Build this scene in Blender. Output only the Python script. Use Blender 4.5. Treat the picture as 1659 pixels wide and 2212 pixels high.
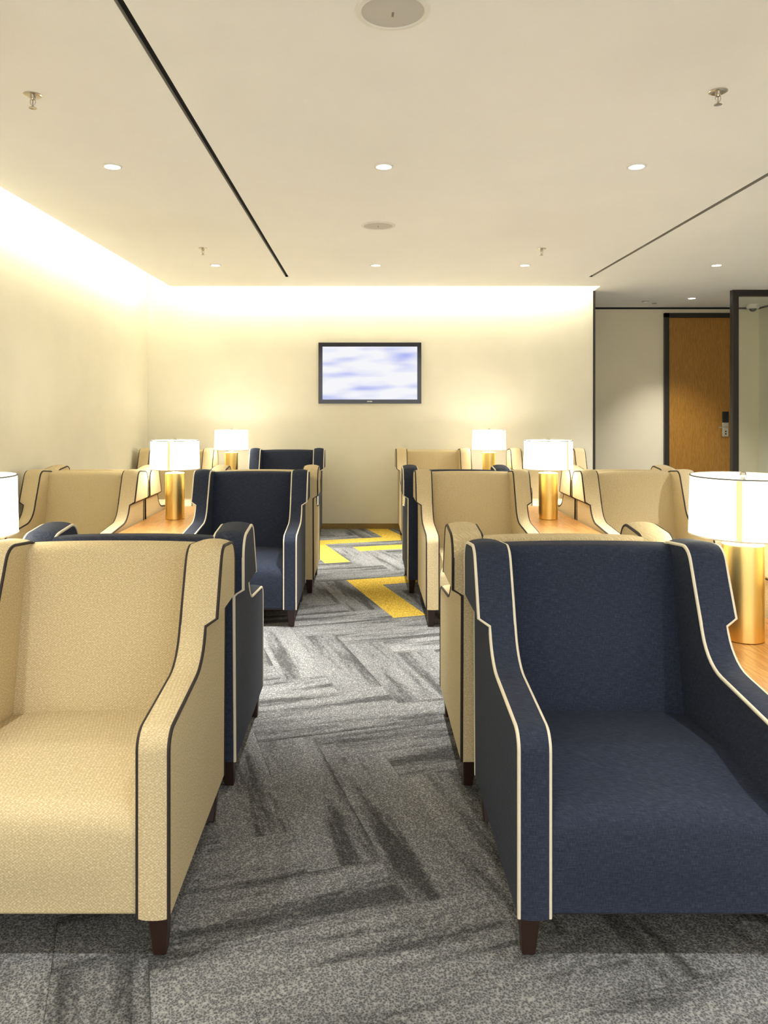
import bpy, bmesh, math, random
from mathutils import Vector, Matrix

for o in list(bpy.data.objects): bpy.data.objects.remove(o, do_unlink=True)
SC = bpy.context.scene
COL = SC.collection
PI = math.pi
random.seed(7)

# ------------------------------------------------------------------ camera, world, exposure
F_PX, X0, H0, EYE = 1659.0, 787.0, 880.0, 1.5      # focal length and principal point in a 1659 x 2212 frame
cam_d = bpy.data.cameras.new('camera'); cam = bpy.data.objects.new('camera', cam_d); COL.objects.link(cam)
cam_d.sensor_fit = 'HORIZONTAL'; cam_d.sensor_width = 36.0; cam_d.lens = 36.0*F_PX/1659.0
cam_d.shift_x = (829.5-X0)/1659.0; cam_d.shift_y = -(1106.0-H0)/1659.0
cam_d.clip_start = 0.05; cam_d.clip_end = 60
cam.location = (0, 0, EYE); cam.rotation_euler = (PI/2, 0, 0)
SC.camera = cam
w = bpy.data.worlds.new('world'); SC.world = w; w.use_nodes = True
w.node_tree.nodes['Background'].inputs[0].default_value = (1.0, 0.98, 0.94, 1)
w.node_tree.nodes['Background'].inputs[1].default_value = 0.95
SC.view_settings.view_transform = 'Standard'; SC.view_settings.look = 'None'
SC.view_settings.gamma = 1.0; SC.view_settings.use_curve_mapping = False
SC.view_settings.exposure = 1.56
SPOT_W, LAMP_W, COVE_E = 215.0, 4.5, 23.0

# ------------------------------------------------------------------ materials
def new_mat(name):
    m = bpy.data.materials.new(name); m.use_nodes = True
    nt = m.node_tree; b = nt.nodes['Principled BSDF']
    return m, nt, b
def N(nt, t, **kw):
    n = nt.nodes.new(t)
    for k, v in kw.items():
        if k.startswith('i_'): n.inputs[k[2:].replace('_', ' ')].default_value = v
        else: setattr(n, k, v)
    return n
def L(nt, a, b): nt.links.new(a, b)
def ramp(nt, src, stops):
    r = N(nt, 'ShaderNodeValToRGB'); L(nt, src, r.inputs[0])
    e = r.color_ramp.elements
    while len(e) < len(stops): e.new(0.5)
    for k, (p, c) in enumerate(stops): e[k].position = p; e[k].color = (*c, 1) if len(c) == 3 else c
    return r
def mixc(nt, fac, a, b, mode='MIX'):
    m = N(nt, 'ShaderNodeMix'); m.data_type = 'RGBA'; m.blend_type = mode
    for s, v in ((m.inputs[0], fac), (m.inputs[6], a), (m.inputs[7], b)):
        if hasattr(v, 'links'): L(nt, v, s)
        elif isinstance(v, tuple): s.default_value = (*v, 1) if len(v) == 3 else v
        else: s.default_value = v
    return m.outputs[2]
def math_n(nt, op, a, b=None, c=None):
    m = N(nt, 'ShaderNodeMath'); m.operation = op
    for s, v in zip(m.inputs, (a, b, c)):
        if v is None: continue
        if hasattr(v, 'links'): L(nt, v, s)
        else: s.default_value = v
    return m.outputs[0]
def coords(nt, scale=(1, 1, 1), loc=None):
    t = N(nt, 'ShaderNodeTexCoord'); mp = N(nt, 'ShaderNodeMapping'); L(nt, t.outputs['Object'], mp.inputs[0])
    mp.inputs['Scale'].default_value = scale
    if loc is not None: L(nt, loc, mp.inputs['Location'])
    return mp.outputs[0]
def noise(nt, vec, scale, detail=3, rough=.55):
    n = N(nt, 'ShaderNodeTexNoise'); n.inputs['Scale'].default_value = scale
    n.inputs['Detail'].default_value = detail; n.inputs['Roughness'].default_value = rough
    if vec is not None: L(nt, vec, n.inputs['Vector'])
    return n.outputs['Fac']
def bump(nt, b, h, strength, dist):
    n = N(nt, 'ShaderNodeBump'); n.inputs['Strength'].default_value = strength; n.inputs['Distance'].default_value = dist
    L(nt, h, n.inputs['Height']); L(nt, n.outputs[0], b.inputs['Normal'])
def simple(name, col, rough=.5, metal=0, spec=.5):
    m, nt, b = new_mat(name)
    b.inputs['Base Color'].default_value = (*col, 1); b.inputs['Roughness'].default_value = rough
    b.inputs['Metallic'].default_value = metal; b.inputs['Specular IOR Level'].default_value = spec
    return m
def painted(name, col, var=.03, rough=.75):
    m, nt, b = new_mat(name)
    f = noise(nt, coords(nt), 2.2, 4)
    lo = tuple(c*(1-var) for c in col); hi = tuple(min(1, c*(1+var)) for c in col)
    r = ramp(nt, f, [(.3, lo), (.7, hi)]); L(nt, r.outputs[0], b.inputs['Base Color'])
    b.inputs['Roughness'].default_value = rough; b.inputs['Specular IOR Level'].default_value = .25
    bump(nt, b, noise(nt, coords(nt), 260, 2), .06, .002)
    return m
def fabric(name, dark, base, light, kind):
    m, nt, b = new_mat(name)
    t = N(nt, 'ShaderNodeTexCoord'); s = N(nt, 'ShaderNodeSeparateXYZ'); L(nt, t.outputs['Object'], s.inputs[0])
    x, y, z = s.outputs
    u = math_n(nt, 'ADD', x, math_n(nt, 'MULTIPLY', y, .9))
    v = math_n(nt, 'ADD', z, math_n(nt, 'MULTIPLY', y, .55))
    cv = N(nt, 'ShaderNodeCombineXYZ'); L(nt, u, cv.inputs[0]); L(nt, v, cv.inputs[1])
    big = noise(nt, coords(nt), 5, 3)
    if kind == 'dots':
        mp = N(nt, 'ShaderNodeMapping'); L(nt, cv.outputs[0], mp.inputs[0]); mp.inputs['Scale'].default_value = (150, 185, 1)
        blob = noise(nt, mp.outputs[0], 1, 1.0, .5); wob = noise(nt, coords(nt), 60, 2)
        ku = math_n(nt, 'ADD', math_n(nt, 'MULTIPLY', u, 2*PI/.0105), math_n(nt, 'MULTIPLY', wob, 4.0))
        kv = math_n(nt, 'ADD', math_n(nt, 'MULTIPLY', v, 2*PI/.0080), math_n(nt, 'MULTIPLY', wob, 4.0))
        chk = math_n(nt, 'MULTIPLY', math_n(nt, 'SINE', ku), math_n(nt, 'SINE', kv))
        p = math_n(nt, 'ADD', math_n(nt, 'MULTIPLY', chk, .22), math_n(nt, 'ADD', math_n(nt, 'MULTIPLY', math_n(nt, 'SUBTRACT', blob, .5), 1.3), .5))
        fine = noise(nt, coords(nt), 420, 2)
        h = math_n(nt, 'MULTIPLY', math_n(nt, 'ADD', p, fine), .5)
        r = ramp(nt, h, [(.20, dark), (.48, base), (.78, light)])
        c = mixc(nt, math_n(nt, 'MULTIPLY', big, .25), r.outputs[0], base)
        L(nt, c, b.inputs['Base Color']); bump(nt, b, h, .30, .0020)
    else:
        mp = N(nt, 'ShaderNodeMapping'); L(nt, cv.outputs[0], mp.inputs[0]); mp.inputs['Scale'].default_value = (34, 560, 1)
        mp2 = N(nt, 'ShaderNodeMapping'); L(nt, cv.outputs[0], mp2.inputs[0]); mp2.inputs['Scale'].default_value = (560, 60, 1)
        a = noise(nt, mp.outputs[0], 1, 2); a2 = noise(nt, mp2.outputs[0], 1, 2)
        h = math_n(nt, 'MULTIPLY', math_n(nt, 'ADD', a, a2), .5)
        r = ramp(nt, h, [(.30, dark), (.5, base), (.70, light)])
        c = mixc(nt, math_n(nt, 'MULTIPLY', big, .3), r.outputs[0], base)
        L(nt, c, b.inputs['Base Color']); bump(nt, b, h, .25, .002)
    b.inputs['Roughness'].default_value = .85; b.inputs['Specular IOR Level'].default_value = .2
    b.inputs['Sheen Weight'].default_value = .03; b.inputs['Sheen Roughness'].default_value = .5
    return m
def wood(name, dark, mid, light, axis, rough=.35, ring=9.0):
    m, nt, b = new_mat(name)
    sc = {'Y': (7, .45, 7), 'Z': (5, 5, .28)}[axis]
    v = coords(nt, sc)
    f = noise(nt, v, ring*.35, 5, .6)
    wv = math_n(nt, 'FRACT', math_n(nt, 'MULTIPLY', f, ring))
    wv = math_n(nt, 'ABSOLUTE', math_n(nt, 'SUBTRACT', math_n(nt, 'MULTIPLY', wv, 2), 1))
    fs = {'Y': (160, 3, 160), 'Z': (160, 160, 3)}[axis]
    g = noise(nt, coords(nt, fs), 1, 3)
    h = math_n(nt, 'ADD', math_n(nt, 'MULTIPLY', wv, .45), math_n(nt, 'MULTIPLY', g, .55))
    r = ramp(nt, h, [(.18, dark), (.45, mid), (.8, light)])
    L(nt, r.outputs[0], b.inputs['Base Color']); b.inputs['Roughness'].default_value = rough
    bump(nt, b, g, .08, .001)
    return m
def carpet(name, dark, mid, light, streak=True):
    m, nt, b = new_mat(name)
    oi = N(nt, 'ShaderNodeObjectInfo')
    off = N(nt, 'ShaderNodeCombineXYZ')
    L(nt, math_n(nt, 'MULTIPLY', oi.outputs['Random'], 37.0), off.inputs[0]); L(nt, math_n(nt, 'MULTIPLY', oi.outputs['Random'], 91.0), off.inputs[1])
    pile = N(nt, 'ShaderNodeTexVoronoi'); pile.inputs['Scale'].default_value = 165
    L(nt, coords(nt), pile.inputs['Vector'])
    fine = noise(nt, coords(nt), 330, 3, .7)
    rag = noise(nt, coords(nt, (30, 60, 1)), 1, 3, .7)
    st = noise(nt, coords(nt, (.9, 8, 1), off.outputs[0]), 1, 4, .6)
    st = math_n(nt, 'ADD', st, math_n(nt, 'MULTIPLY', math_n(nt, 'SUBTRACT', rag, .5), .22))
    s2 = ramp(nt, st, [(.40, (0, 0, 0)), (.52, (.75, .75, .75)), (.70, (1, 1, 1))])
    base = mixc(nt, s2.outputs[0], dark, mid) if streak else mid
    spk = math_n(nt, 'ADD', math_n(nt, 'MULTIPLY', fine, .6), math_n(nt, 'MULTIPLY', pile.outputs['Distance'], .5))
    sp = ramp(nt, spk, [(.36, (.36, .36, .35)), (.55, (.92, .92, .92)), (.74, (1.75, 1.70, 1.60))])
    c = mixc(nt, 1.0, base, sp.outputs[0], 'MULTIPLY')
    tint = ramp(nt, oi.outputs['Random'], [(0, (.88, .88, .88)), (1, (1.08, 1.08, 1.08))])
    c = mixc(nt, 1.0, c, tint.outputs[0], 'MULTIPLY')
    L(nt, c, b.inputs['Base Color']); b.inputs['Roughness'].default_value = .95; b.inputs['Specular IOR Level'].default_value = .1
    bump(nt, b, math_n(nt, 'SUBTRACT', fine, pile.outputs['Distance']), .6, .004)
    return m

M = {}
M['wall'] = painted('cream wall paint', (.83, .79, .65))
M['ceil'] = painted('ceiling paint', (.93, .915, .875), .012)
M['corr'] = painted('corridor wallcovering', (.80, .72, .53))
M['black'] = simple('black recess', (.006, .006, .006), .9)
M['slotgrey'] = simple('slot edge grey', (.40, .38, .33), .6)
M['darktrim'] = simple('dark bronze trim', (.018, .014, .011), .35)
M['skirting'] = wood('skirting wood', (.19, .12, .03), (.27, .17, .045), (.33, .22, .07), 'Y')
M['cream'] = fabric('cream dotted weave', (.49, .385, .21), (.60, .48, .27), (.88, .78, .55), 'dots')
M['navy'] = fabric('navy linen weave', (.012, .016, .030), (.027, .034, .058), (.062, .075, .112), 'linen')
M['pipe_dark'] = simple('dark brown piping', (.022, .014, .012), .6)
M['pipe_cream'] = simple('cream piping', (.80, .72, .55), .6)
M['leg'] = simple('dark stained leg', (.030, .012, .008), .35)
M['brass'] = None
m, nt, b = new_mat('brushed gold'); M['brass'] = m
g = noise(nt, coords(nt, (220, 220, 4)), 1, 3)
r = ramp(nt, g, [(.3, (.90, .67, .23)), (.7, (.95, .72, .27))]); L(nt, r.outputs[0], b.inputs['Base Color'])
b.inputs['Metallic'].default_value = 1.0
b.inputs['Roughness'].default_value = .33
bump(nt, b, g, .02, .0005)
M['rim'] = simple('grey shade rim', (.16, .15, .12), .5)
M['chrome'] = simple('satin chrome', (.58, .53, .45), .2, 1.0)
M['plastic'] = simple('white plastic', (.78, .75, .68), .45)
M['grille'] = simple('speaker grille mesh', (.58, .55, .50), .8)
M['grilledark'] = simple('grille badge', (.22, .20, .17), .6)
M['table'] = wood('warm oak veneer', (.34, .145, .035), (.53, .255, .070), (.66, .36, .125), 'Y', .28)
M['door'] = wood('honey oak door veneer', (.25, .105, .012), (.34, .155, .02), (.43, .215, .04), 'Z', .38, 12)
M['tvbody'] = simple('glossy black bezel', (.008, .008, .012), .12)
M['steel'] = simple('brushed steel', (.62, .60, .55), .3, 1.0)
M['carpet'] = carpet('grey streaked carpet', (.085, .087, .087), (.265, .272, .275), None)
M['carpet_y'] = carpet('mustard carpet', (.45, .28, .03), (.70, .48, .075), None, False)
# lit fabric lamp shade: gives off the lamp's light and lets it through
def shade_mat(name, e, col, trans=.5):
    m = bpy.data.materials.new(name); m.use_nodes = True; nt = m.node_tree; nt.nodes.clear()
    o = N(nt, 'ShaderNodeOutputMaterial'); d = N(nt, 'ShaderNodeBsdfDiffuse'); t = N(nt, 'ShaderNodeBsdfTranslucent')
    em = N(nt, 'ShaderNodeEmission'); mx = N(nt, 'ShaderNodeMixShader'); ad = N(nt, 'ShaderNodeAddShader')
    fz = noise(nt, coords(nt, (300, 300, 300)), 1, 2)
    c = ramp(nt, fz, [(.3, tuple(k*.96 for k in col)), (.7, col)]).outputs[0]
    L(nt, c, d.inputs[0]); L(nt, c, t.inputs[0]); L(nt, c, em.inputs[0]); em.inputs[1].default_value = e
    mx.inputs[0].default_value = trans; L(nt, d.outputs[0], mx.inputs[1]); L(nt, t.outputs[0], mx.inputs[2])
    L(nt, mx.outputs[0], ad.inputs[0]); L(nt, em.outputs[0], ad.inputs[1]); L(nt, ad.outputs[0], o.inputs[0])
    return m
M['shade'] = shade_mat('lit white shade', 1.2, (.95, .93, .85))
M['seam'] = shade_mat('shade seam tape', .20, (.80, .70, .36), .0)
def emit(name, col, e):
    m = bpy.data.materials.new(name); m.use_nodes = True; nt = m.node_tree; nt.nodes.clear()
    o = N(nt, 'ShaderNodeOutputMaterial'); em = N(nt, 'ShaderNodeEmission')
    em.inputs[0].default_value = (*col, 1); em.inputs[1].default_value = e; L(nt, em.outputs[0], o.inputs[0])
    return m
M['led'] = emit('downlight lens', (1, .97, .92), 9.0)
M['bulb'] = emit('warm bulb', (1, .86, .62), 6.0)
M['cove'] = emit('cove strip light', (1.0, .94, .72), COVE_E)
m = bpy.data.materials.new('television picture'); m.use_nodes = True; nt = m.node_tree; nt.nodes.clear(); M['screen'] = m
o_ = N(nt, 'ShaderNodeOutputMaterial'); em = N(nt, 'ShaderNodeEmission'); L(nt, em.outputs[0], o_.inputs[0])
f = noise(nt, coords(nt, (1.0, 1, 4.5)), 1.7, 1.5, .4)
L(nt, ramp(nt, f, [(.28, (.45, .50, .95)), (.44, (.80, .82, .98)), (.55, (.97, .97, 1.0))]).outputs[0], em.inputs[0]); em.inputs[1].default_value = .325
m = bpy.data.materials.new('partition glass'); m.use_nodes = True; nt = m.node_tree; nt.nodes.clear(); M['glass'] = m
o_ = N(nt, 'ShaderNodeOutputMaterial'); tr = N(nt, 'ShaderNodeBsdfTransparent'); gl = N(nt, 'ShaderNodeBsdfGlossy'); mx = N(nt, 'ShaderNodeMixShader')
tr.inputs[0].default_value = (.96, .98, .955, 1); gl.inputs['Roughness'].default_value = .02
fr = N(nt, 'ShaderNodeFresnel'); fr.inputs[0].default_value = 1.5
L(nt, math_n(nt, 'ADD', fr.outputs[0], .03), mx.inputs[0]); L(nt, tr.outputs[0], mx.inputs[1]); L(nt, gl.outputs[0], mx.inputs[2]); L(nt, mx.outputs[0], o_.inputs[0])

# ------------------------------------------------------------------ mesh helpers
def link(name, me, mat=None, parent=None):
    o = bpy.data.objects.new(name, me); COL.objects.link(o)
    if me is not None and mat is not None and not me.materials: me.materials.append(mat)
    if parent is not None: o.parent = parent
    return o
def to_mesh(name, bm, smooth=None):
    bmesh.ops.recalc_face_normals(bm, faces=bm.faces)
    me = bpy.data.meshes.new(name); bm.to_mesh(me); bm.free()
    if smooth is not None:
        for p in me.polygons: p.use_smooth = True
        me.set_sharp_from_angle(angle=math.radians(smooth))
    return me
def obj(name, bm, mat, parent=None, smooth=None): return link(name, to_mesh(name, bm, smooth), mat, parent)
def weighted(o):
    md = o.modifiers.new('weighted', 'WEIGHTED_NORMAL'); md.keep_sharp = True; md.weight = 80
def add_box(bm, x0, x1, y0, y1, z0, z1):
    v = [bm.verts.new(p) for p in ((x0,y0,z0),(x1,y0,z0),(x1,y1,z0),(x0,y1,z0),(x0,y0,z1),(x1,y0,z1),(x1,y1,z1),(x0,y1,z1))]
    for f in ((0,3,2,1),(4,5,6,7),(0,1,5,4),(1,2,6,5),(2,3,7,6),(3,0,4,7)): bm.faces.new([v[i] for i in f])
def box(*a, bev=0, seg=2):
    bm = bmesh.new(); add_box(bm, *a)
    if bev: bmesh.ops.bevel(bm, geom=list(bm.edges), offset=bev, segments=seg, profile=.5, affect='EDGES')
    return bm
def lathe(prof, n=32, bm=None, cx=0, cy=0):
    bm = bm or bmesh.new(); rings = []
    for r, z in prof:
        if r < 1e-6: rings.append([bm.verts.new((cx, cy, z))])
        else: rings.append([bm.verts.new((cx+r*math.cos(2*PI*k/n), cy+r*math.sin(2*PI*k/n), z)) for k in range(n)])
    for a, c in zip(rings, rings[1:]):
        for k in range(n):
            k2 = (k+1) % n
            if len(a) == 1 and len(c) == 1: continue
            if len(a) == 1: bm.faces.new((a[0], c[k2], c[k]))
            elif len(c) == 1: bm.faces.new((a[k], a[k2], c[0]))
            else: bm.faces.new((a[k], a[k2], c[k2], c[k]))
    return bm
def tube(pts, r, n=8, bm=None, closed=False):
    bm = bm or bmesh.new(); P = [Vector(p) for p in pts]
    Q = [P[0]]
    for p in P[1:]:
        if (p-Q[-1]).length > 1e-5: Q.append(p)
    P = Q; rings = []; nrm = None
    for k, p in enumerate(P):
        t = (P[min(k+1, len(P)-1)]-P[max(k-1, 0)]).normalized()
        if nrm is None:
            a = Vector((0, 0, 1)) if abs(t.z) < .8 else Vector((1, 0, 0))
            nrm = t.cross(a).normalized()
        else:
            nrm = (nrm-t*nrm.dot(t)).normalized()
        b = t.cross(nrm)
        rings.append([bm.verts.new(p+r*(math.cos(2*PI*j/n)*nrm+math.sin(2*PI*j/n)*b)) for j in range(n)])
    for a, c in zip(rings, rings[1:]):
        for j in range(n): bm.faces.new((a[j], a[(j+1) % n], c[(j+1) % n], c[j]))
    bm.faces.new(rings[0][::-1]); bm.faces.new(rings[-1])
    return bm
def fillet(pts, seg=7):
    """pts: [((y,z), radius)], open polyline with rounded corners"""
    out = []
    for k, (p, r) in enumerate(pts):
        p = Vector(p)
        if r <= 0 or k in (0, len(pts)-1): out.append(p); continue
        a = Vector(pts[k-1][0])-p; c = Vector(pts[k+1][0])-p
        la, lc = a.length, c.length; a.normalize(); c.normalize()
        ang = a.angle(c); d = min(r/math.tan(ang/2), la*.48, lc*.48); r2 = d*math.tan(ang/2)
        cen = p+(a+c).normalized()*(r2/math.sin(ang/2))
        s = p+a*d-cen; e = p+c*d-cen; tot = s.angle_signed(e)
        for j in range(seg+1):
            th = tot*j/seg; th = -th
            out.append(cen+Vector((s.x*math.cos(th)-s.y*math.sin(th), s.x*math.sin(th)+s.y*math.cos(th))))
    return [(q.x, q.y) for q in out]
def empty(name, loc=(0, 0, 0), rz=0):
    o = bpy.data.objects.new(name, None); COL.objects.link(o); o.location = loc; o.rotation_euler = (0, 0, rz); o.empty_display_size = .1
    return o
def tag(o, label, cat, group=None):
    o['label'] = label; o['category'] = cat
    if group: o['group'] = group
    return o
def struct(o, label=None):
    o['kind'] = 'structure'
    if label: o['label'] = label
    return o
def dup(root):
    def rec(o, par):
        c = o.copy(); COL.objects.link(c); c.parent = par
        for ch in list(o.children): rec(ch, c)
        return c
    return rec(root, None)

# ------------------------------------------------------------------ room shell
XL, XR, YB, YF, YC, CEIL = -2.68, 5.69, 9.50, -3.5, 11.07, 2.941
XE = 2.84                                               # right end of the television wall
TOP = 3.22
struct(obj('wall_left', box(XL-.12, XL, YF, YB+.12, -.02, TOP), M['wall']), 'cream painted wall washed by the cove light')
struct(obj('wall_back', box(XL, XE, YB, YB+.12, -.02, TOP), M['wall']), 'cream painted wall with the television')
struct(obj('wall_right', box(XR, XR+.12, YF, YC+.12, -.02, TOP), M['wall']), 'plain beige wall beyond the glass partition')
struct(obj('wall_corridor', box(1.2, XR, YC, YC+.12, -.02, TOP), M['corr']), 'beige corridor wall around the wooden door')
struct(obj('wall_corridor_end', box(1.08, 1.2, YB+.12, YC+.12, -.02, TOP), M['corr']))
# floor slab and herringbone carpet planks
floor = obj('floor', box(XL, XR, YF, YC, -.06, -.003), M['carpet']); struct(floor, 'grey streaked carpet with mustard planks')
W_, LN = .25, 4
TH = math.radians(17.0)
U = Vector((math.cos(TH), math.sin(TH))); V = Vector((-math.sin(TH), math.cos(TH)))
ANCH = Vector((-.157, 6.67)) - U*(-LN*W_) - V*W_         # corner of the mustard plank in the aisle
def clip(poly, nx, ny, c):
    out = []
    for k in range(len(poly)):
        a, b2 = poly[k], poly[(k+1) % len(poly)]
        da, db = a[0]*nx+a[1]*ny-c, b2[0]*nx+b2[1]*ny-c
        if da <= 0: out.append(a)
        if (da < 0) != (db < 0) and abs(da-db) > 1e-9:
            t = da/(da-db); out.append((a[0]+(b2[0]-a[0])*t, a[1]+(b2[1]-a[1])*t))
    return out
PX0, PX1, PY0, PY1 = XL, 2.9, 1.2, YB
def plank_mesh(poly, G=.0006):
    bm = bmesh.new()
    bot = [bm.verts.new((p[0], p[1], -.0045)) for p in poly]; top = [bm.verts.new((p[0], p[1], .0)) for p in poly]
    bm.faces.new(top); n = len(poly)
    for k in range(n): bm.faces.new((bot[k], bot[(k+1) % n], top[(k+1) % n], top[k]))
    return to_mesh('carpet_plank', bm)
full = [(-.4994, -.1244), (.4994, -.1244), (.4994, .1244), (-.4994, .1244)]
ME_G = plank_mesh(full); ME_G.materials.append(M['carpet'])
ME_Y = plank_mesh(full); ME_Y.materials.append(M['carpet_y'])
YELLOW = {('h', 0, 0), ('v', 0, 0)}
planks = []
for row in range(-60, 60):
    for k in range(-12, 12):
        x = row+8*k
        planks.append(('h', row, k, (-(x+LN/2))*W_, (row+.5)*W_))          # mirrored herringbone, plank along U
        yy = row-7-8*k
        planks.append(('v', row, k, -(row+.5)*W_, (yy+LN/2)*W_))           # plank along V
ytargets = [(.33, 6.69, 'h'), (.12, 5.95, 'v'), (-.05, 8.80, 'h'), (.42, 9.2, 'v'), (.32, 8.42, 'h'), (-.42, 7.95, 'v')]
best = {}
def wc(pu, pv): return ANCH+U*pu+V*pv
for ti, (tx, ty, td) in enumerate(ytargets):
    cand = [(p, (wc(p[3], p[4])-Vector((tx, ty))).length) for p in planks if p[0] == td]
    p, dd = min(cand, key=lambda c: c[1]); best[(p[0], p[1], p[2])] = dd
for kind, row, k, pu, pv in planks:
    c = wc(pu, pv)
    if not (PX0-.6 < c.x < PX1+.6 and PY0-.6 < c.y < PY1+.6): continue
    ang = TH if kind == 'h' else TH-PI/2
    ca, sa = math.cos(ang), math.sin(ang)
    wp = [(c.x+a*ca-b2*sa, c.y+a*sa+b2*ca) for a, b2 in full]
    yel = (kind, row, k) in best
    if all(PX0 < a < PX1 and PY0 < b2 < PY1 for a, b2 in wp): me = ME_Y if yel else ME_G
    else:
        cl = wp
        for nx, ny, cc in ((1, 0, PX1), (-1, 0, -PX0), (0, 1, PY1), (0, -1, -PY0)):
            cl = clip(cl, nx, ny, cc)
            if len(cl) < 3: break
        if len(cl) < 3: continue
        loc = [((a-c.x)*ca+(b2-c.y)*sa, -(a-c.x)*sa+(b2-c.y)*ca) for a, b2 in cl]
        me = plank_mesh(loc); me.materials.append(M['carpet_y'] if yel else M['carpet'])
    o = link('carpet_plank', me, None, floor); o.location = (c.x, c.y, 0); o.rotation_euler = (0, 0, ang)
    if yel: o['label'] = 'mustard yellow carpet plank'

# ceiling: flat slab with two slots, cove edge along the left and television walls
SY1 = 8.478
def cove_x(y): return -2.377+(y-5.01)*(.072/4.115)
YCV, XCV = 9.125, 2.805
SW = .034
slots = [(-.905, -.905+SW, -.870, -.870+SW), (2.480, 2.480+SW, 2.480, 2.480+SW)]     # x0,x1 at y=YF and at y=SY1
bm = bmesh.new()
def quad(pts, mi=0):
    f = bm.faces.new([bm.verts.new(p) for p in pts]); f.material_index = mi
zc = CEIL
edges_f = [cove_x(YF), slots[0][0], slots[0][1], slots[1][0], slots[1][1], XR]
edges_b = [cove_x(SY1), slots[0][2], slots[0][3], slots[1][2], slots[1][3], XR]
for a in (0, 2, 4): quad([(edges_f[a], YF, zc), (edges_f[a+1], YF, zc), (edges_b[a+1], SY1, zc), (edges_b[a], SY1, zc)])
quad([(cove_x(SY1), SY1, zc), (XR, SY1, zc), (XR, YCV, zc), (cove_x(YCV), YCV, zc)])
quad([(XCV, YCV, zc), (XR, YCV, zc), (XR, YC, zc), (XE, YC, zc), (XE, YB, zc)])
quad([(1.2, YB+.12, zc), (XE, YB+.12, zc), (XE, YC, zc), (1.2, YC, zc)])
LIP = .05
# lip of the cove and cavity
quad([(cove_x(YF), YF, zc), (cove_x(YCV), YCV, zc), (cove_x(YCV), YCV, zc+LIP), (cove_x(YF), YF, zc+LIP)])
quad([(cove_x(YCV), YCV, zc), (XCV, YCV, zc), (XCV, YCV, zc+LIP), (cove_x(YCV), YCV, zc+LIP)])
quad([(XCV, YCV, zc), (XE, YB, zc), (XE, YB, TOP-.02), (XCV, YCV, TOP-.02)])
xi, yi = .14, .14
quad([(cove_x(YF), YF, zc+LIP), (cove_x(YCV), YCV, zc+LIP), (cove_x(YCV)+xi, YCV-yi, zc+LIP), (cove_x(YF)+xi, YF, zc+LIP)])
quad([(cove_x(YCV), YCV, zc+LIP), (XCV, YCV, zc+LIP), (XCV, YCV-yi, zc+LIP), (cove_x(YCV)+xi, YCV-yi, zc+LIP)])
quad([(cove_x(YF)+xi, YF, zc+LIP), (cove_x(YCV)+xi, YCV-yi, zc+LIP), (cove_x(YCV)+xi, YCV-yi, TOP-.02), (cove_x(YF)+xi, YF, TOP-.02)])
quad([(cove_x(YCV)+xi, YCV-yi, zc+LIP), (XCV, YCV-yi, zc+LIP), (XCV, YCV-yi, TOP-.02), (cove_x(YCV)+xi, YCV-yi, TOP-.02)])
quad([(XL, YF, TOP-.02), (XL, YB, TOP-.02), (XCV+.04, YB, TOP-.02), (XCV+.04, YF, TOP-.02)])
bmesh.ops.remove_doubles(bm, verts=bm.verts, dist=1e-5)
me = bpy.data.meshes.new('ceiling'); bm.to_mesh(me); bm.free()
ceiling = struct(link('ceiling', me, M['ceil']), 'smooth off-white ceiling with cove edge')
for k, (a0, a1, b0, b1) in enumerate(slots):
    bm = bmesh.new(); d = .022
    vs = [bm.verts.new(p) for p in ((a0, YF, zc), (a1, YF, zc), (b1, SY1, zc), (b0, SY1, zc), (a0, YF, zc+d), (a1, YF, zc+d), (b1, SY1, zc+d), (b0, SY1, zc+d))]
    for ids, mi in (((4, 5, 6, 7), 1), ((0, 4, 7, 3), 0), ((1, 2, 6, 5), 0), ((3, 7, 6, 2), 1), ((0, 1, 5, 4), 1)):
        f = bm.faces.new([vs[i] for i in ids]); f.material_index = mi
    me = bpy.data.meshes.new('ceiling_slot'); bm.to_mesh(me); bm.free()
    me.materials.append(M['slotgrey']); me.materials.append(M['black'])
    s = link('trim_%d' % (k+1), me); struct(s, ['dark linear air slot in the ceiling beside the cove-lit wall', 'thin grey linear slot in the ceiling toward the corridor'][k])
# trims
struct(obj('trim_3', box(XE-.012, XE+.014, YB-.012, YB+.125, 0, CEIL), M['darktrim'], smooth=None), 'dark corner trim at the end of the television wall')
struct(obj('trim_4', box(1.2, XR, YC-.006, YC+.001, CEIL-.026, CEIL), M['black']), 'black shadow gap on top of the corridor wall')
struct(obj('trim_5', box(XR-.006, XR+.001, YB, YC, CEIL-.026, CEIL), M['black']))
struct(obj('baseboard_back', box(XL, XE-.013, YB-.014, YB, 0, .065, bev=.003), M['skirting']), 'low brown wooden skirting')
struct(obj('baseboard_left', box(XL, XL+.014, YF, YB-.014, 0, .065, bev=.003), M['skirting']))
struct(obj('baseboard_corridor', box(1.2, 4.30, YC-.014, YC, -.003, .065, bev=.003), M['skirting']))
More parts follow.
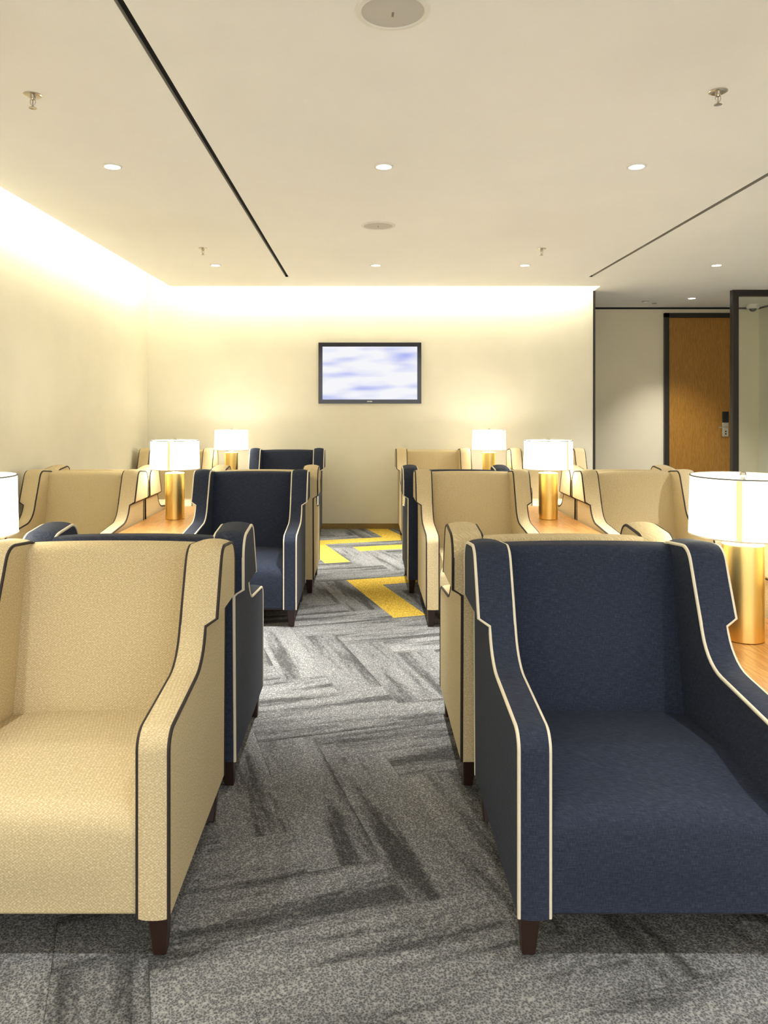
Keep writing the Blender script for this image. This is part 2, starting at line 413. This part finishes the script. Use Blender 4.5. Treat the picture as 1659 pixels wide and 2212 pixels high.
# cove strip lights (behind the ceiling lip)
def strip(name, a, b2, nrm, wd, label):
    a, b2, nrm = Vector(a), Vector(b2), Vector(nrm).normalized(); t = (b2-a).normalized(); s = t.cross(nrm)*wd/2
    bm = bmesh.new(); top = [bm.verts.new(p) for p in (a-s, b2-s, b2+s, a+s)]; bot = [bm.verts.new(p-nrm*.012) for p in (a-s, b2-s, b2+s, a+s)]
    fs = [bm.faces.new(top)]; f2 = bm.faces.new(bot[::-1]); f2.material_index = 1
    for k in range(4): bm.faces.new((bot[k], bot[(k+1) % 4], top[(k+1) % 4], top[k])).material_index = 1
    me = to_mesh(name, bm); me.materials.append(M['cove']); me.materials.append(M['plastic'])
    return tag(link(name, me), label, 'strip light', 'strip lights hidden in the ceiling cove')
zl = CEIL+LIP+.028
strip('cove_strip_light', (cove_x(YF)+.02, YF+.05, zl), (cove_x(YCV)+.02, YCV-.02, zl), (-1, 0, -.15), .035, 'warm strip light hidden in the cove along the plain side wall')
strip('cove_strip_light', (cove_x(YCV)+.04, YCV-.02, zl), (XCV-.03, YCV-.02, zl), (0, 1, -.15), .035, 'warm strip light hidden in the cove above the television')

# door with frame
DX0, DX1, DZ = 4.378, 5.278, 2.79
d = empty('door_1', (DX0, YC, 0)); struct(d, 'honey oak veneer door in a dark frame')
obj('door_leaf', box(0, DX1-DX0, -.018, -.002, .01, DZ, bev=.002), M['door'], d)
for a, b2 in ((-.068, 0), (DX1-DX0, DX1-DX0+.068)): obj('door_frame', box(a, b2, -.05, -.002, 0, DZ+.066, bev=.003), M['darktrim'], d)
obj('door_frame', box(-.068, DX1-DX0+.068, -.05, -.002, DZ+.0005, DZ+.066, bev=.003), M['darktrim'], d)
lx, lz = .815, 1.27
lock = obj('lock_plate', box(lx-.045, lx+.045, -.032, -.018, lz-.19, lz+.015, bev=.006), M['steel'], d)
obj('card_reader', box(lx-.045, lx+.045, -.038, -.018, lz+.016, lz+.17, bev=.006), M['tvbody'], d)
bm = tube([(lx, -.03, lz-.055), (lx, -.075, lz-.055), (lx-.02, -.085, lz-.055), (lx-.12, -.085, lz-.055)], .010, 10)
obj('lever_handle', bm, M['steel'], d, 40)
bm = bmesh.new()
for zz in (lz-.115, lz-.15): add_box(bm, lx-.006, lx+.012, -.0335, -.0318, zz-.010, zz+.010)
obj('keyhole', bm, M['black'], lock)
# glass partition
GX, GY = 4.51, 9.40
gp = empty('window_1', (GX, GY, 0)); struct(gp, 'tall glass partition in a dark metal frame')
obj('frame_post', box(0, .075, 0, .08, 0, CEIL-.002, bev=.004), M['darktrim'], gp)
obj('frame_rail', box(.075, XR-GX-.002, 0, .08, CEIL-.078, CEIL-.002, bev=.004), M['darktrim'], gp)
obj('frame_rail', box(.075, XR-GX-.002, 0, .08, 0, .08, bev=.004), M['darktrim'], gp)
obj('glass_pane', box(.075, XR-GX-.004, .034, .046, .08, CEIL-.078), M['glass'], gp)

# ------------------------------------------------------------------ armchairs
CW, ARM, PAD, DEP, LEGH = .79, .088, .036, .84, .125
ZN0, ZN1 = .775, .797
prof = fillet([((0, LEGH), 0), ((0, .622), .055), ((.435, .665), .16), ((.587, 1.022), .07), ((.84, .998), .085), ((.812, LEGH), 0)])
def with_cut(pts, zs):
    out = []
    for a, b2 in zip(pts, pts[1:]):
        out.append(a); cs = []
        for z in zs:
            if (a[1]-z)*(b2[1]-z) < 0:
                t = (z-a[1])/(b2[1]-a[1]); cs.append((t, (a[0]+(b2[0]-a[0])*t, z)))
        out += [c for _, c in sorted(cs)]
    out.append(pts[-1]); return out
prof = with_cut(prof, (ZN0, ZN1))
def xo(z): return PAD*min(1, max(0, (z-ZN0)/(ZN1-ZN0)))
CROWN = .009
def out_normal(k):
    a = prof[max(k-1, 0)]; c = prof[min(k+1, len(prof)-1)]
    ty, tz = c[0]-a[0], c[1]-a[1]; l = math.hypot(ty, tz) or 1
    return (-tz/l, ty/l)
def arm_bm(s):
    """side panel with padded arm and wing; s=-1 left, +1 right (x outward = s)"""
    xi_, xb = s*(CW/2-ARM), s*CW/2
    bm = bmesh.new(); n = len(prof); NS = 6
    cols = []
    for k, (y, z) in enumerate(prof):
        ny, nz = out_normal(k); cr = CROWN*(1.35 if z > .9 else 1)*(0 if (k == n-1 or (y > .8 and z < .93)) else 1)
        col = []
        for j in range(NS+1):
            t = j/NS; e = (1-abs(2*t-1)**2.4)*cr
            zz = z+nz*e if z > LEGH+.001 else z
            col.append(bm.verts.new((xi_+(xb+s*xo(z)-xi_)*t, y+ny*e, zz)))
        cols.append(col)
    for a, c in zip(cols, cols[1:]):
        for j in range(NS): bm.faces.new((a[j], c[j], c[j+1], a[j+1]))
    inn = [c[0] for c in cols]; out = [c[NS] for c in cols]
    bm.faces.new(inn); bm.faces.new([v for v in cols[0]]+[v for v in cols[-1]][::-1])
    lo = [k for k in range(n) if prof[k][1] <= ZN0+1e-6]; hi = [k for k in range(n) if prof[k][1] >= ZN1-1e-6]
    kf = max(k for k in lo if k < hi[0]); kr = min(k for k in lo if k > hi[-1])
    bm.faces.new([out[k] for k in lo]); bm.faces.new([out[k] for k in hi])
    bm.faces.new((out[kf], out[hi[0]], out[hi[-1]], out[kr]))
    return bm
def pipe_pts(s, outer):
    ins = .0028; pts = []
    for k, (y, z) in enumerate(prof[:-1]):
        a = prof[max(k-1, 0)]; c = prof[min(k+1, len(prof)-1)]
        tx, tz = c[0]-a[0], c[1]-a[1]; l = math.hypot(tx, tz) or 1
        nx, nz = tz/l, -tx/l                              # to the inside of the outline
        x = (s*(CW/2+xo(z)-ins) if outer else s*(CW/2-ARM+ins))
        pts.append((x, y+nx*ins, z+nz*ins))
    if outer: pts.append((s*(CW/2-ins), prof[-1][0]-ins, prof[-1][1]))
    return pts
def dense(pts, step=.03):
    out = [Vector(pts[0])]
    for p in pts[1:]:
        p = Vector(p); a = out[-1]; n = max(1, int((p-a).length/step))
        for j in range(1, n+1): out.append(a+(p-a)*j/n)
    return out
def grid_solid(loop, xs, off=None):
    """closed (y,z) loop swept over x stations; off(x,y,z)->(dy,dz)"""
    bm = bmesh.new(); rings = []
    for x in xs:
        ring = []
        for y, z in loop:
            dy, dz = off(x, y, z) if off else (0, 0)
            ring.append(bm.verts.new((x, y+dy, z+dz)))
        rings.append(ring)
    n = len(loop)
    for a, c in zip(rings, rings[1:]):
        for k in range(n): bm.faces.new((a[k], a[(k+1) % n], c[(k+1) % n], c[k]))
    bm.faces.new(rings[0]); bm.faces.new(rings[-1][::-1])
    return bm
def subdiv(loop, step):
    out = []
    for k in range(len(loop)):
        a, b2 = loop[k], loop[(k+1) % len(loop)]; n = max(1, int(math.dist(a, b2)/step))
        out += [(a[0]+(b2[0]-a[0])*j/n, a[1]+(b2[1]-a[1])*j/n) for j in range(n)]
    return out
HW = CW/2-ARM+.002
XS = [HW*math.sin(PI/2*t) for t in [k/7 for k in range(-7, 8)]]
def make_chair(name, fab, pip):
    root = empty(name)
    for s in (-1, 1):
        a = obj('armrest', arm_bm(s), fab, root, 40); weighted(a)
        for outer in (False, True):
            bm = tube(pipe_pts(s, outer), .0061, 8)
            if outer:                                     # seam under the wing pad
                yf = next(y for y, z in prof if abs(z-ZN0) < 1e-6); yr = [y for y, z in prof if abs(z-ZN0) < 1e-6][-1]
                tube([(s*(CW/2+.003), yf+.006, ZN0+.001), (s*(CW/2+.003), yr-.006, ZN0+.001)], .0045, 8, bm)
            obj('piping', bm, pip, a, 60)
    # seat with waterfall front
    loop = fillet([((.40, LEGH), 0), ((.012, LEGH), .012), ((.004, .405), .075), ((.30, .452), .2), ((.66, .428), 0)], 8)
    loop = subdiv(loop+[(.66, LEGH)], .05)
    def so(x, y, z):
        e = 1-abs(x/HW)**3.0
        return (-.012*e if y < .07 and z > .2 else 0, .020*e-.006 if z > .36 else 0)
    obj('seat', grid_solid(loop, XS, so), fab, root, 50)
    # backrest
    loop = fillet([((.665, LEGH), 0), ((.598, .38), 0), ((.722, 1.0), .035), ((.835, 1.003), .028), ((.806, LEGH), 0)], 6)
    loop = subdiv(loop, .06)
    def bo(x, y, z):
        fy = .600+(z-.38)*(.124/.62)
        e = 1-abs(x/HW)**2.6
        return ((-.016*e+.010 if y < fy+.035 and z > .37 else 0), -.006+.006*e if z > .9 else 0)
    bk = obj('backrest', grid_solid(loop, XS, bo), fab, root, 50)
    bm = tube(dense([(-HW, .838, .955), (HW, .838, .955)]), .004, 8)
    obj('piping', bm, pip, bk, 60)
    obj('base_board', box(-CW/2+.02, CW/2-.02, .03, .79, LEGH-.008, LEGH+.004), M['leg'], root)
    for sx in (-1, 1):
        for (ya, yb, lean) in ((.030, .085, .0), (.735, .79, -.03)):
            bm = bmesh.new(); xo_, xi2 = sx*(CW/2-.012), sx*(CW/2-.068)
            yc = (ya+yb)/2
            top = [(xo_, ya), (xi2, ya), (xi2, yb), (xo_, yb)]
            bot = [(xo_-sx*.006, ya+.006+lean), (xi2+sx*.014, ya+.006+lean), (xi2+sx*.014, yb-.012+lean), (xo_-sx*.006, yb-.012+lean)]
            vt = [bm.verts.new((x, y, LEGH)) for x, y in top]; vb = [bm.verts.new((x, y, .0005)) for x, y in bot]
            bm.faces.new(vt); bm.faces.new(vb[::-1])
            for k in range(4): bm.faces.new((vb[k], vb[(k+1) % 4], vt[(k+1) % 4], vt[k]))
            bmesh.ops.recalc_face_normals(bm, faces=bm.faces)
            bmesh.ops.bevel(bm, geom=list(bm.edges), offset=.003, segments=1, affect='EDGES')
            obj('leg', bm, M['leg'], root)
    return root
PROTO = {'cream': make_chair('wing_armchair', M['cream'], M['pipe_dark']), 'navy': make_chair('wing_armchair', M['navy'], M['pipe_cream'])}
used = set()
def chair(col, xc, yfront, away, label, group, rz=0.0):
    """yfront: world depth of the chair's front; away: chair faces the television"""
    o = PROTO[col] if col not in used else dup(PROTO[col])
    used.add(col)
    o.location = (xc, yfront, 0); o.rotation_euler = (0, 0, (PI if away else 0)+rz)
    return tag(o, label, 'armchair', group)
R1, R2, R3 = 2.065, 5.217, 8.295
A1, A2 = R1+1.725, R2+1.725
h = CW/2
GRP = 'wing armchairs in the lounge'
chair('cream', -.525-h, R1, 0, 'cream wing armchair at the aisle in the row farthest from the television, facing outward', GRP)
chair('navy', -.500-h, A1, 1, 'navy wing armchair facing the television, backing the farthest-row cream armchair at the aisle', GRP)
chair('navy', .4145+h, R1, 0, 'navy wing armchair with cream piping in the row farthest from the television', GRP)
chair('cream', .375+h, A1, 1, 'cream wing armchair facing the television, back to back with the farthest-row navy armchair', GRP)
chair('cream', 1.70+h, R1, 0, 'cream wing armchair across the lamp table from the farthest-row navy armchair', GRP)
chair('cream', 1.70+h, A1, 1, 'cream wing armchair facing the television across the lamp table behind the farthest-row navy armchair', GRP)
chair('cream', -1.74-h, R1, 0, 'cream wing armchair by the cove-lit wall in the row farthest from the television', GRP)
chair('cream', -1.74-h, A1, 1, 'cream wing armchair by the cove-lit wall facing the television, beside a farthest-row navy armchair', GRP)
chair('navy', -.462-h, R2, 0, 'navy wing armchair facing away from the television at the aisle in the middle row', GRP)
chair('cream', -.405-h, A2, 1, 'cream wing armchair facing the television, back to back with the middle-row navy armchair', GRP)
chair('cream', -1.74-h, R2, 0, 'cream wing armchair next to the cove-lit wall in the middle row, facing outward', GRP)
chair('cream', -1.74-h, A2, 1, 'cream wing armchair next to the cove-lit wall facing the television, backing a middle-row one', GRP)
chair('cream', .421+h, R2, 0, 'cream wing armchair at the aisle in the middle row, backing a navy one', GRP)
chair('navy', .345+h, A2, 1, 'navy wing armchair facing the television, back to back with the middle-row cream armchair', GRP)
chair('cream', 1.675+h, R2, 0, 'cream wing armchair on the corridor door side of the middle row, facing outward', GRP)
chair('cream', 1.675+h, A2, 1, 'cream wing armchair on the corridor door side facing the television, backing a middle-row one', GRP)
chair('navy', -.500-h, R3, 0, 'navy wing armchair against the television wall', GRP)
chair('cream', -1.775-h, R3, 0, 'cream wing armchair in the corner of the cove-lit wall and television wall', GRP)
chair('cream', .405+h, R3, 0, 'cream wing armchair against the television wall at the aisle', GRP)
chair('cream', 1.725+h, R3, 0, 'cream wing armchair against the television wall near the corridor opening', GRP)

# ------------------------------------------------------------------ lamp tables and lamps
def table(xc, wd, y0, y1, label):
    t = empty('lamp_table', (xc, (y0+y1)/2, 0)); hl = (y1-y0)/2
    obj('tabletop', box(-wd/2, wd/2, -hl, hl, .588, .620, bev=.003), M['table'], t)
    for s in (-1, 1): obj('side_panel', box(-wd/2+.02, wd/2-.02, s*(hl-.06)-.015, s*(hl-.06)+.015, .0005, .5885, bev=.002), M['table'], t)
    obj('modesty_panel', box(-.012, .012, -hl+.076, hl-.076, .18, .5885), M['table'], t)
    return tag(t, label, 'table', 'wooden tables between the armchairs')
def lamp_proto():
    t = empty('table_lamp')
    rb = .0745
    obj('lamp_base', lathe([(0, .0005), (rb-.003, .0005), (rb, .003), (rb, .360), (rb-.004, .364), (0, .364)], 48), M['brass'], t, 35)
    obj('neck', lathe([(0, .363), (.030, .363), (.030, .370), (.013, .374), (.013, .44), (.019, .445), (.019, .47), (0, .47)], 20), M['chrome'], t, 40)
    # shade: thin open drum
    r0, r1, z0, z1, th = .192, .187, .396, .618, .0016
    sh = obj('lamp_shade', lathe([(r0, z0), (r1, z1), (r1-th, z1), (r0-th, z0), (r0, z0)], 56), M['shade'], t, 50)
    for rr, zz in ((r0, z0), (r1, z1)):
        bm = tube([((rr-.0005)*math.cos(2*PI*k/48), (rr-.0005)*math.sin(2*PI*k/48), zz) for k in range(49)], .0032, 6)
        obj('shade_rim', bm, M['rim'] if zz == z1 else M['pipe_cream'], sh, 60)
    bm = bmesh.new(); vs = []
    for k in range(4):
        a = -.052+.104*k/3
        vs.append([bm.verts.new(((r+q)*math.sin(a), -(r+q)*math.cos(a), z)) for r, z in ((r0, z0+.003), (r1, z1-.003)) for q in (.0006, .0016)])
    for a, c in zip(vs, vs[1:]):
        bm.faces.new((a[1], a[3], c[3], c[1])); bm.faces.new((a[0], a[2], c[2], c[0]))
        bm.faces.new((a[0], a[1], c[1], c[0])); bm.faces.new((a[2], a[3], c[3], c[2]))
    for e_ in (vs[0], vs[-1]): bm.faces.new((e_[0], e_[1], e_[3], e_[2]))
    obj('shade_seam', bm, M['seam'], sh)
    bm = bmesh.new()
    for k in range(3):
        a = 2*PI*k/3+.5; tube([(0, 0, z1-.012), ((r1-.002)*math.cos(a), (r1-.002)*math.sin(a), z1-.004)], .0018, 6, bm)
    tube([(0, 0, .46), (.05, 0, .48), (.062, 0, .53), (.04, 0, .59), (0, 0, z1-.012)], .0018, 6, bm)
    tube([(0, 0, .46), (-.05, 0, .48), (-.062, 0, .53), (-.04, 0, .59), (0, 0, z1-.012)], .0018, 6, bm)
    obj('harp', bm, M['chrome'], t, 60)
    obj('finial', lathe([(0, z1-.014), (.009, z1-.013), (.007, z1-.003), (.013, z1+.004), (.011, z1+.014), (0, z1+.019)], 12), M['chrome'], t, 40)
    obj('bulb', lathe([(0, .47), (.014, .472), (.016, .485), (.030, .515), (.030, .535), (.018, .556), (0, .562)], 16), M['bulb'], t, 50)
    return t
LP = lamp_proto(); first = [True]
def lamp(x, y, seam_deg, label):
    o = LP if first[0] else dup(LP); first[0] = False
    o.location = (x, y, .6205); o.rotation_euler = (0, 0, math.radians(seam_deg))
    tag(o, label, 'table lamp', 'gold table lamps with white drum shades')
    for dz, en in ((.588, LAMP_W*.5), (.42, LAMP_W*.5)):
        ld = bpy.data.lights.new('lamp_glow', 'POINT'); ld.energy = en; ld.color = (1.0, .93, .80); ld.shadow_soft_size = .03
        lo = bpy.data.objects.new('lamp_glow', ld); COL.objects.link(lo); lo.location = (x+.045*(1 if dz > .5 else -1)*0, y, .6205+dz) ; 
    return o
PL1, PL2 = R1+.8625, R2+.8625
table(-1.525, .41, PL1-.77, PL1+.77, 'oak lamp table on the cove-lit wall side, farthest from the television')
table(1.451, .46, PL1-.77, PL1+.77, 'oak lamp table beside the navy armchair in the row farthest from the television')
table(-1.496, .46, PL2-.77, PL2+.77, 'oak table between cream and navy armchairs in the middle row')
table(1.443, .43, PL2-.77, PL2+.77, 'oak table between two cream armchairs in the middle row')
table(-1.533, .46, R3+.06, R3+.82, 'oak table by the television wall beside a navy armchair')
table(1.46, .50, R3+.06, R3+.82, 'oak table by the television wall between two cream armchairs')
lamp(-1.524, 2.92, 40, 'gold table lamp on the cove-lit wall side, farthest from the television')
lamp(1.440, 2.92, -30, 'gold table lamp beside the navy armchair in the row farthest from the television')
lamp(-1.497, 6.07, 0, 'gold table lamp between the middle row cream and navy armchairs')
lamp(1.453, 6.07, 37, 'gold table lamp between two cream armchairs in the middle row')
lamp(-1.530, 8.84, 180, 'gold table lamp beside the navy armchair at the television wall')
lamp(1.435, 8.84, 47, 'gold table lamp between cream armchairs at the television wall')

# ------------------------------------------------------------------ television
tv = empty('television', (.0685, YB, 1.547)); tag(tv, 'black framed flat television with pale lavender picture on the cream wall', 'television')
TW, THh, BZ = 1.268, .752, .050
bm = bmesh.new(); yb0, yb1 = -.035, -.0005
def ring_box(bm, x0, x1, z0, z1, b, y0, y1):
    for a in ((x0, x1, z1-b, z1), (x0, x1, z0, z0+b), (x0, x0+b, z0+b, z1-b), (x1-b, x1, z0+b, z1-b)): add_box(bm, a[0], a[1], y0, y1, a[2], a[3])
ring_box(bm, -TW/2, TW/2, 0, THh, BZ, yb0, yb1)
bz = obj('bezel', bm, M['tvbody'], tv)
obj('screen', box(-TW/2+BZ, TW/2-BZ, -.022, -.002, BZ, THh-BZ), M['screen'], tv)
bm = bmesh.new()
for k, (a, wv) in enumerate(((-.032, .010), (-.019, .008), (-.008, .010), (.005, .009), (.017, .010))): add_box(bm, a, a+wv, yb0-.001, yb0+.001, .021, .033)
obj('badge', bm, M['plastic'], bz)

# ------------------------------------------------------------------ ceiling fittings
def down_proto():
    t = empty('downlight')
    obj('trim_ring', lathe([(.058, .0), (.058, -.004), (.046, -.006), (.044, .0), (.058, 0)], 32), M['plastic'], t, 40)
    obj('lens', lathe([(0, -.0035), (.044, -.0030), (.044, 0), (0, 0)], 32), M['led'], t, 60)
    return t
DP = down_proto(); dfirst = [True]
def downlight(x, y, label, watts=SPOT_W, cone=62):
    o = DP if dfirst[0] else dup(DP); dfirst[0] = False
    o.location = (x, y, CEIL-.0005); tag(o, label, 'ceiling light', 'recessed downlights')
    ld = bpy.data.lights.new('downlight_beam', 'SPOT'); ld.energy = watts; ld.color = (1.0, .985, .95); ld.spot_size = math.radians(cone); ld.spot_blend = 1.0; ld.shadow_soft_size = .04
    lo = bpy.data.objects.new('downlight_beam', ld); COL.objects.link(lo); lo.location = (x, y, CEIL-.02)
for yy, tx in ((4.588, 'near the middle of the room'), (7.775, 'near the television wall')):
    downlight(-1.505, yy, 'round recessed downlight between dark slot and cove-lit wall, '+tx)
    downlight(.117, yy, 'round recessed downlight in line with the ceiling speakers, '+tx)
    downlight(1.627, yy, 'round recessed downlight beside the thin grey slot, '+tx)
downlight(3.567, 7.78, 'round recessed downlight between the thin grey slot and the glass partition', 200.0, 110)
for yy, tx in ((4.588, 'level with the middle row'), (1.40, 'farthest from the television')):  # unseen downlights added to brighten the dim right side of the room
    downlight(3.567, yy, 'added unseen downlight beyond the thin grey slot, '+tx, 230.0, 100)
downlight(4.32, 10.13, 'round recessed downlight in the corridor before the wooden door', 125.0, 88)
for x, tx in ((-1.505, 'by the cove-lit wall'), (.117, 'over the aisle'), (1.627, 'by the navy armchair')):
    downlight(x, 1.40, 'round downlight above the armchair row farthest from the television, '+tx, 16.0 if x == .117 else 56.0, 84)
def speaker(y, x, label):
    t = empty('ceiling_speaker', (x, y, CEIL-.0005))
    obj('rim', lathe([(.136, 0), (.135, -.005), (.118, -.008), (.114, -.004), (.114, 0), (.136, 0)], 48), M['plastic'], t, 40)
    g_ = obj('grille', lathe([(0, -.0055), (.06, -.0053), (.1138, -.004), (.1138, 0), (0, 0)], 48), M['grille'], t, 40)
    obj('badge', box(-.004, .004, .0, .030, -.0070, -.0048), M['grilledark'], g_)
    tag(t, label, 'ceiling speaker', 'round ceiling speakers')
speaker(2.79, .104, 'large round ceiling speaker with grey grille, farther from the television')
speaker(6.083, .11, 'round ceiling speaker between two downlights, nearer the television')
def sprink_proto():
    t = empty('sprinkler')
    obj('escutcheon', lathe([(0, 0), (.042, 0), (.042, -.003), (.034, -.007), (.016, -.005), (0, -.005)], 28), M['chrome'], t, 40)
    obj('body', lathe([(0, -.004), (.013, -.004), (.013, -.020), (.009, -.024), (0, -.024)], 14), M['chrome'], t, 40)
    for s in (-1, 1):
        obj('frame_arm', tube([(s*.010, 0, -.021), (s*.0125, 0, -.034), (s*.008, 0, -.046), (s*.002, 0, -.053)], .0022, 8), M['chrome'], t, 60)
    obj('bulb', tube([(0, 0, -.024), (0, 0, -.052)], .0016, 8), M['pipe_dark'], t, 60)
    obj('deflector', lathe([(0, -.052), (.006, -.054), (.018, -.060), (.018, -.062), (0, -.058)], 16), M['chrome'], t, 40)
    return t
SP = sprink_proto()
for k, (x, y, lb) in enumerate(((-1.528, 3.54, 'chrome sprinkler between dark slot and cove-lit wall, farther from the television'),
        (1.612, 3.50, 'chrome sprinkler near the thin grey slot, farther from the television'),
        (-1.46, 6.95, 'chrome sprinkler between dark slot and cove-lit wall, nearer the television'),
        (1.609, 6.97, 'chrome sprinkler near the thin grey slot, nearer the television'))):
    o = SP if k == 0 else dup(SP); o.location = (x, y, CEIL-.0005); tag(o, lb, 'sprinkler', 'chrome ceiling sprinklers')
t = empty('smoke_detector', (3.77, 10.30, CEIL-.0005)); tag(t, 'white round smoke detector on the corridor ceiling', 'smoke detector')
obj('mount', lathe([(0, 0), (.058, 0), (.058, -.010), (.050, -.014), (0, -.014)], 28), M['plastic'], t, 40)
obj('sensor_head', lathe([(0, -.013), (.042, -.013), (.040, -.030), (.026, -.042), (0, -.044)], 28), M['plastic'], t, 40)
obj('sensor_vent', lathe([(.0425, -.016), (.0432, -.016), (.0432, -.024), (.0425, -.024), (.0425, -.016)], 28), M['grilledark'], t, 40)
t = obj('blanking_plate', lathe([(0, 0), (.032, 0), (.030, -.006), (0, -.008)], 24), M['slotgrey'], None, 40); t.location = (4.01, 10.62, CEIL-.0005)
tag(t, 'small flat grey cap on the corridor ceiling beside the smoke detector', 'cap')
t = empty('dome_camera', (5.44, 10.75, CEIL-.0005)); tag(t, 'white dome security camera on the ceiling behind the glass partition', 'security camera')
obj('housing', lathe([(0, 0), (.085, 0), (.085, -.045), (.072, -.060), (0, -.060)], 28), M['plastic'], t, 40)
obj('dome', lathe([(0, -.058), (.048, -.058), (.046, -.076), (.032, -.094), (0, -.104)], 24), M['tvbody'], t, 40)
